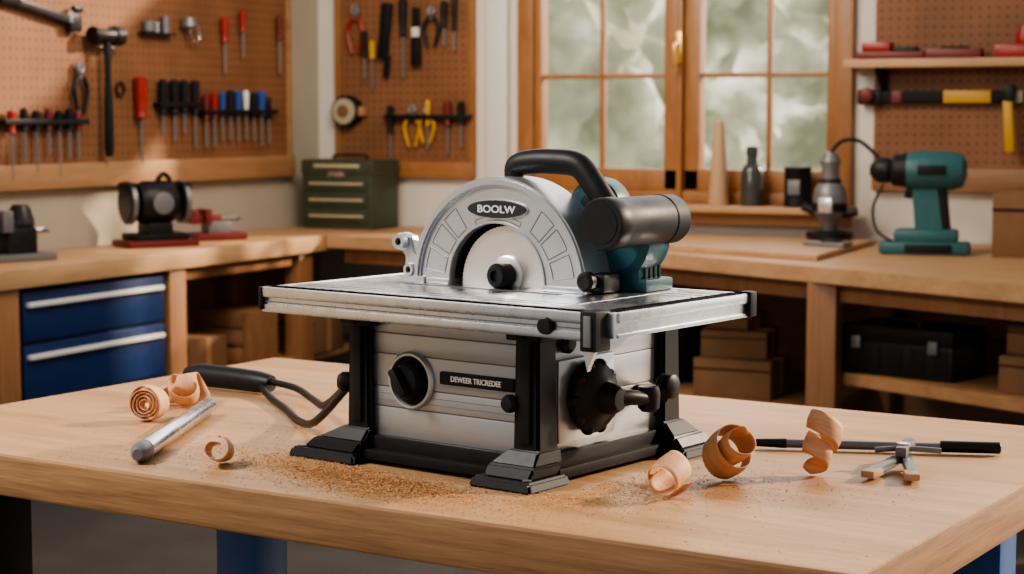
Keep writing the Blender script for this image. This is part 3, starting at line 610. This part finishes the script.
b=B(); b.bb(-.1,.12,-.05,.05,0,.06,'red',.01); b.lathe([(.04,0),(.045,.02),(.03,.08),(.0,.09)],'red',(.03,0,.06)); b.done('tape_measure',(-1.62,8.58,1.761))
b=B(); b.box((0,-.03,0),(.90,.035,.055),'blkm',.004); b.box((-.39,-.032,0),(.12,.05,.075),'blk',.015); b.lathe([(.03,0),(.035,.01),(.035,.03),(.025,.035)],'dred',(-.40,-.055,.01),(0,-1,0),20); b.box((.07,-.035,0),(.22,.04,.058),'yel',.004); b.box((-.26,-.035,0),(.05,.04,.057),'dred',.004); b.box((.30,-.035,0),(.05,.04,.057),'cream',.004); b.cyl((0,0,0),(0,-.03,0),.006,'steel')
b.done('spirit_level',BW(-1.93,1.585))
b=B(); b.box((0,-.075,-.1),(.045,.03,.24),'yel',.01,rot=(0,-4,0)); b.box((.0,-.075,.05),(.05,.035,.08),'blk',.01); b.cyl((0,0,.07),(0,-.07,.07),.006,'steel'); b.done('box_cutter',BW(-1.66,1.55))

# ------------------------------------------------------------------ lights
w=bpy.data.worlds.new('World'); scene.world=w; w.use_nodes=True
wt=w.node_tree; bg=wt.nodes['Background']; bg.inputs[0].default_value=(1.0,.96,.90,1)
tc=N(wt,'ShaderNodeTexCoord'); sp=N(wt,'ShaderNodeSeparateXYZ'); wt.links.new(tc.outputs['Generated'],sp.inputs[0])
mr=N(wt,'ShaderNodeMapRange',interpolation_type='SMOOTHSTEP'); mr.inputs['From Min'].default_value=.5; mr.inputs['From Max'].default_value=1.0; mr.inputs['To Min'].default_value=.31; mr.inputs['To Max'].default_value=2.8
wt.links.new(sp.outputs['Y'],mr.inputs['Value']); wt.links.new(mr.outputs[0],bg.inputs[1])
def sun(name,dirv,strength,col,ang):
    l=bpy.data.lights.new(name,'SUN'); l.energy=strength; l.color=col; l.angle=D(ang); o=bpy.data.objects.new(name,l); COL.objects.link(o)
    o.rotation_euler=Vector(dirv).to_track_quat('-Z','Y').to_euler(); o.location=(0,12,6)
sun('sun',(-1,-1.05,-.66),5.0,(1,.80,.58),2.5)
def area(name,loc,target,size,power,col):
    l=bpy.data.lights.new(name,'AREA'); l.shape='RECTANGLE'; l.size=size[0]; l.size_y=size[1]; l.energy=power; l.color=col
    o=bpy.data.objects.new(name,l); COL.objects.link(o); o.location=loc; o.rotation_euler=(Vector(target)-Vector(loc)).to_track_quat('-Z','Y').to_euler()
area('added_fill_light',(-3.3,1.5,2.95),(-1.5,3.1,.9),(.9,.6),72,(1,.95,.88))  # unseen area light added to brighten the saw's front faces
area('added_fill_light',(-3.4,6.3,2.95),(-3.8,7.6,.9),(1.5,1),60,(1,.85,.68))  # second unseen light, added as warm fill over the back benches

cd=bpy.data.cameras.new('camera'); co=bpy.data.objects.new('camera',cd); COL.objects.link(co)
co.location=(0,0,1.5); co.rotation_euler=(D(90-5.349),0,D(26)); cd.lens=64.58; cd.sensor_width=36; cd.clip_start=.05; cd.clip_end=200
cd.dof.use_dof=True; cd.dof.focus_distance=3.05; cd.dof.aperture_fstop=5.6
scene.camera=co
scene.view_settings.view_transform='AgX'; scene.view_settings.look='AgX - Medium High Contrast'; scene.view_settings.exposure=0.35
